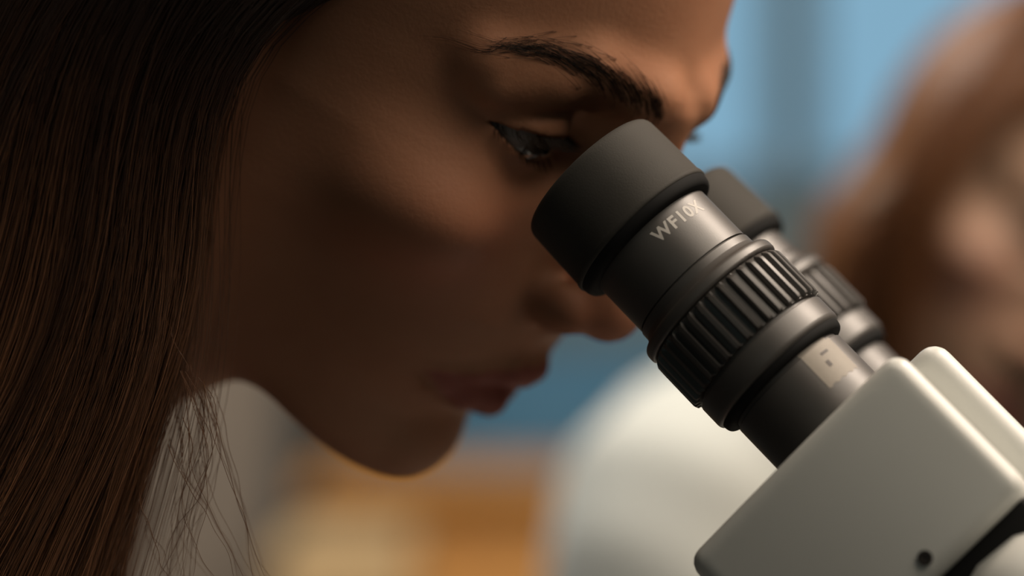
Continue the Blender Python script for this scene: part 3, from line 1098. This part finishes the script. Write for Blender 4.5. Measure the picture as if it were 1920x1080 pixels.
# hair combed over the crown to the far side and back
bp_, br_ = [], []
for i in range(2600):
    x0 = RNG.uniform(-15.2, -2.2)
    end = np.array([min(x0 - 0.5, -6.0) - RNG.uniform(0, 2), 7.2 * (1 if RNG.random() < .6 else -1), RNG.uniform(-7, 1)])
    tp = comb(np.array([x0, end[1], 2.0]))
    P = resample(tp + [np.array([x0 * .5 + end[0] * .5, end[1] * 1.08, 1.0]), end], K)
    bp_.append((P + RNG.normal(0, 0.08, 3) + wavy(1, 0.04)[0]) @ R1.T + O1)
    br_.append(np.full(K, 0.018))
strands_mesh('combed_hair', to_m(np.array(bp_)), np.array(br_) * CM, MT['hair_long'], person, 3, np.zeros((len(bp_), K)))['kind'] = 'stuff'
# stray hairs in front of the pale locker and loose ends catching the light
fly = [
    [(346, 690), (372, 770), (398, 850), (380, 930), (330, 1010), (300, 1100)],
    [(352, 700), (395, 800), (402, 850), (372, 950), (345, 1100)],
    [(362, 720), (392, 760), (402, 830), (378, 910), (352, 960), (290, 1090)],
    [(340, 690), (352, 760), (362, 830), (372, 900), (412, 980), (470, 1100)],
    [(392, 720), (415, 800), (430, 870), (450, 940), (470, 1030), (486, 1100)],
    [(398, 730), (404, 820), (440, 900), (470, 990), (520, 1100)],
    [(330, 780), (346, 850), (330, 930), (348, 1010), (400, 1100)],
    [(318, 830), (352, 900), (395, 960), (432, 1030), (450, 1100)],
    [(356, 700), (380, 740), (388, 800), (362, 870), (330, 950), (318, 1100)],
    [(345, 720), (338, 800), (352, 900), (338, 1000), (342, 1100)],
    [(380, 715), (384, 790), (372, 860), (384, 940), (360, 1030), (356, 1100)],
    [(210, 575), (185, 600), (140, 618), (95, 640)],
    [(205, 560), (120, 660), (70, 760)],
    [(90, 560), (62, 640), (35, 700)],
    [(170, 640), (120, 690), (40, 740)],
    [(300, 580), (330, 640), (352, 700)],
    [(255, 930), (270, 990), (300, 1060), (330, 1120)],
]
fp, fr = [], []
for g in fly:
    for q in range(3):
        j = RNG.normal(0, 5, 2)
        P = resample([ray_pt(u + j[0], v + j[1], 69.4 + 0.7 * q) for u, v in g], K)
        fp.append(P + wavy(1, 0.05)[0])
        fr.append(np.linspace(0.011, 0.005, K))
strands_mesh('stray_hair', to_m(np.array(fp)), np.array(fr) * CM, MT['hair_long'], person, 3, np.full((len(fp), K), 0.25))['kind'] = 'stuff'

cut1 = [((-3.5, 76.3, 4.6), 5.6, (-19, 77, -6), 6.2)]
garment('sweater', [((-24, 77, -15), 10.5, (-37, 77, -48), 12.0, 2), ((-30.5, 63.5, -12), 6.2, (-18, 90, -12), 6.2, 5),
                    ((-30.5, 63, -13), 5.4, (-30, 57, -34.5), 4.6, 3), ((-30, 57, -34.5), 4.6, (-12, 57.5, -36.0), 3.4, 1.5),
                    ((-18, 91, -13), 5.4, (-18, 97, -34.5), 4.6, 3), ((-18, 97, -34.5), 4.6, (-4, 88, -36.0), 3.4, 1.5)],
        MT['blouse'], person, (-56, 44, -66), (4, 106, 2), 0.6, cut1)
hand((-11.5, 57.5, -36.6), (1, 0.05, -0.06), (0, 0, 1), MT['skin'], person, 1)
hand((-3.6, 88, -36.6), (0.9, -0.35, -0.06), (0, 0, 1), MT['skin'], person, -1)
garment('trousers', [((-37, 77, -50), 12.5, (-41, 77, -60), 13.0, 2), ((-41, 70, -63), 8.0, (-2, 66, -66), 6.2, 3), ((-41, 85, -63), 8.0, (-2, 88, -66), 6.2, 3),
                     ((-2, 66, -66), 6.2, (-8, 66, -114), 4.2, 2), ((-2, 88, -66), 6.2, (-8, 88, -114), 4.2, 2)],
        MT['blouse'], person, (-58, 54, -120), (10, 102, -34), 0.9)
for yy in (66, 88):
    loft('shoe', [(-4, yy, -119.8, 9.5, 3.8), (-4, yy, -118, 10.2, 4.4), (-4.5, yy, -115.5, 8.5, 4.0), (-7, yy, -112.5, 4.9, 3.6)], MT['dark'], person, 28, 2.3)
stool = empty('laboratory_stool', wpos(-41, 77, -120), 'round black laboratory stool beneath the seated woman', 'stool')
loft('seat', [(-41, 77, -80.5, 15, 15), (-41, 77, -79.5, 17, 17), (-41, 77, -75.5, 17.5, 17.5), (-41, 77, -73.6, 15.5, 15.5)], MT['dark'], stool, 48, 2)
loft('column', [(-41, 77, -116, 2.4, 2.4), (-41, 77, -80.5, 2.0, 2.0)], MT['steel'], stool, 24, 2)
loft('base', [(-41, 77, -120, 20, 20), (-41, 77, -118.6, 20, 20), (-41, 77, -116, 4, 4)], MT['dark'], stool, 48, 2)

# ---------------------------------------------- the colleague behind
R2, O2 = head_matrix(80, 14, -38, (23.6, 125.0, 0.6))
person2 = empty('person', wpos(24, 136, -120), 'blurred person with chestnut hair in a white lab coat behind the microscope', 'person')
LIDS2 = (0.2, 0.4)
neck2 = [((22.5, 132, -2), 5.2, (23, 138, -16), 5.6, 1.6), ((23, 138, -16), 5.6, (24, 140, -24), 8.0, 3.0)]
body2, tree2 = make_body(R2, O2, neck2, (-18, -9.5, -32), (5, 9.5, 13), 0.2, MT['skin2'], person2, LIDS2)
for sd in (-1, 1):
    make_eye(sd, R2, O2, person2, (0, 12))
    make_brow(sd, tree2, R2, O2, person2, 160)
hair_cap(R2, O2, MT['hair2'], person2, 0.3,
         lambda z, s: np.interp(z, [-6, -0.4, 1.3, 4, 6.5, 8, 10], [-5.5, -3.6, -2.2, -0.8, 0.6, 3, 6]), 0.9)
g_in = [(1990, 40, 123), (1870, 190, 121), (1775, 320, 120.5), (1728, 450, 121), (1706, 600, 122), (1682, 760, 124), (1650, 920, 126)]
g_out = [(1985, -40, 124), (1880, 110, 123), (1745, 285, 122.5), (1650, 450, 123), (1604, 600, 124), (1580, 760, 126), (1560, 920, 128)]
c2 = np.array([24.5, 130.0, 4.0])
gi = resample([ray_pt(*p) for p in g_in], 14)
go = resample([ray_pt(*p) for p in g_out], 14)
paths, rad = [], []
for i in range(1800):
    f = RNG.random()
    P = gi * (1 - f) + go * f + wavy(1, 0.25, 14)[0] + RNG.normal(0, 0.25, 3) + np.array([0, abs(RNG.normal(0, 2.0)), 0])
    if i % 2:
        P[:, 0] = 2 * c2[0] - P[:, 0] + 6.0
        P[:, 2] -= 5.0
    paths.append(P)
    rad.append(np.linspace(0.05, 0.03, 14))
strands_mesh('hair', to_m(np.array(paths)), np.array(rad) * CM, MT['hair2'], person2)['kind'] = 'stuff'
cut2 = [((22.5, 132, -2), 6.0, (23, 138, -18), 6.4)]
garment('lab_coat', [((24, 141, -24), 11.0, (24, 142, -66), 13.5, 3), ((24, 142, -66), 13.5, (24, 142, -100), 15.0, 3),
                     ((24, 139, -18), 7.5, (9.6, 131, -11.0), 7.4, 3), ((9.6, 131, -11.0), 7.4, (5.8, 124, -34), 7.0, 2.5), ((5.5, 124, -34), 5.6, (14, 112, -36.2), 3.9, 2),
                     ((24, 139, -18), 7.5, (41, 136, -16), 7.2, 3), ((41, 136, -16), 7.0, (45, 128, -34), 5.6, 2.5), ((45, 128, -34), 5.0, (34, 114, -36.0), 3.9, 2)],
        MT['coat'], person2, (-10, 100, -116), (62, 160, 6), 0.7, cut2)
hand((14.6, 111, -36.6), (0.5, -0.86, -0.05), (0, 0, 1), MT['skin2'], person2, -1)
hand((33.4, 113, -36.6), (-0.5, -0.86, -0.05), (0, 0, 1), MT['skin2'], person2, 1)
for xx in (17, 31):
    loft('leg', [(xx, 142, -119, 4.6, 6.2), (xx, 142, -114, 4.4, 5.2), (xx, 142, -98, 6.0, 6.5)], MT['blouse'], person2, 24, 2)
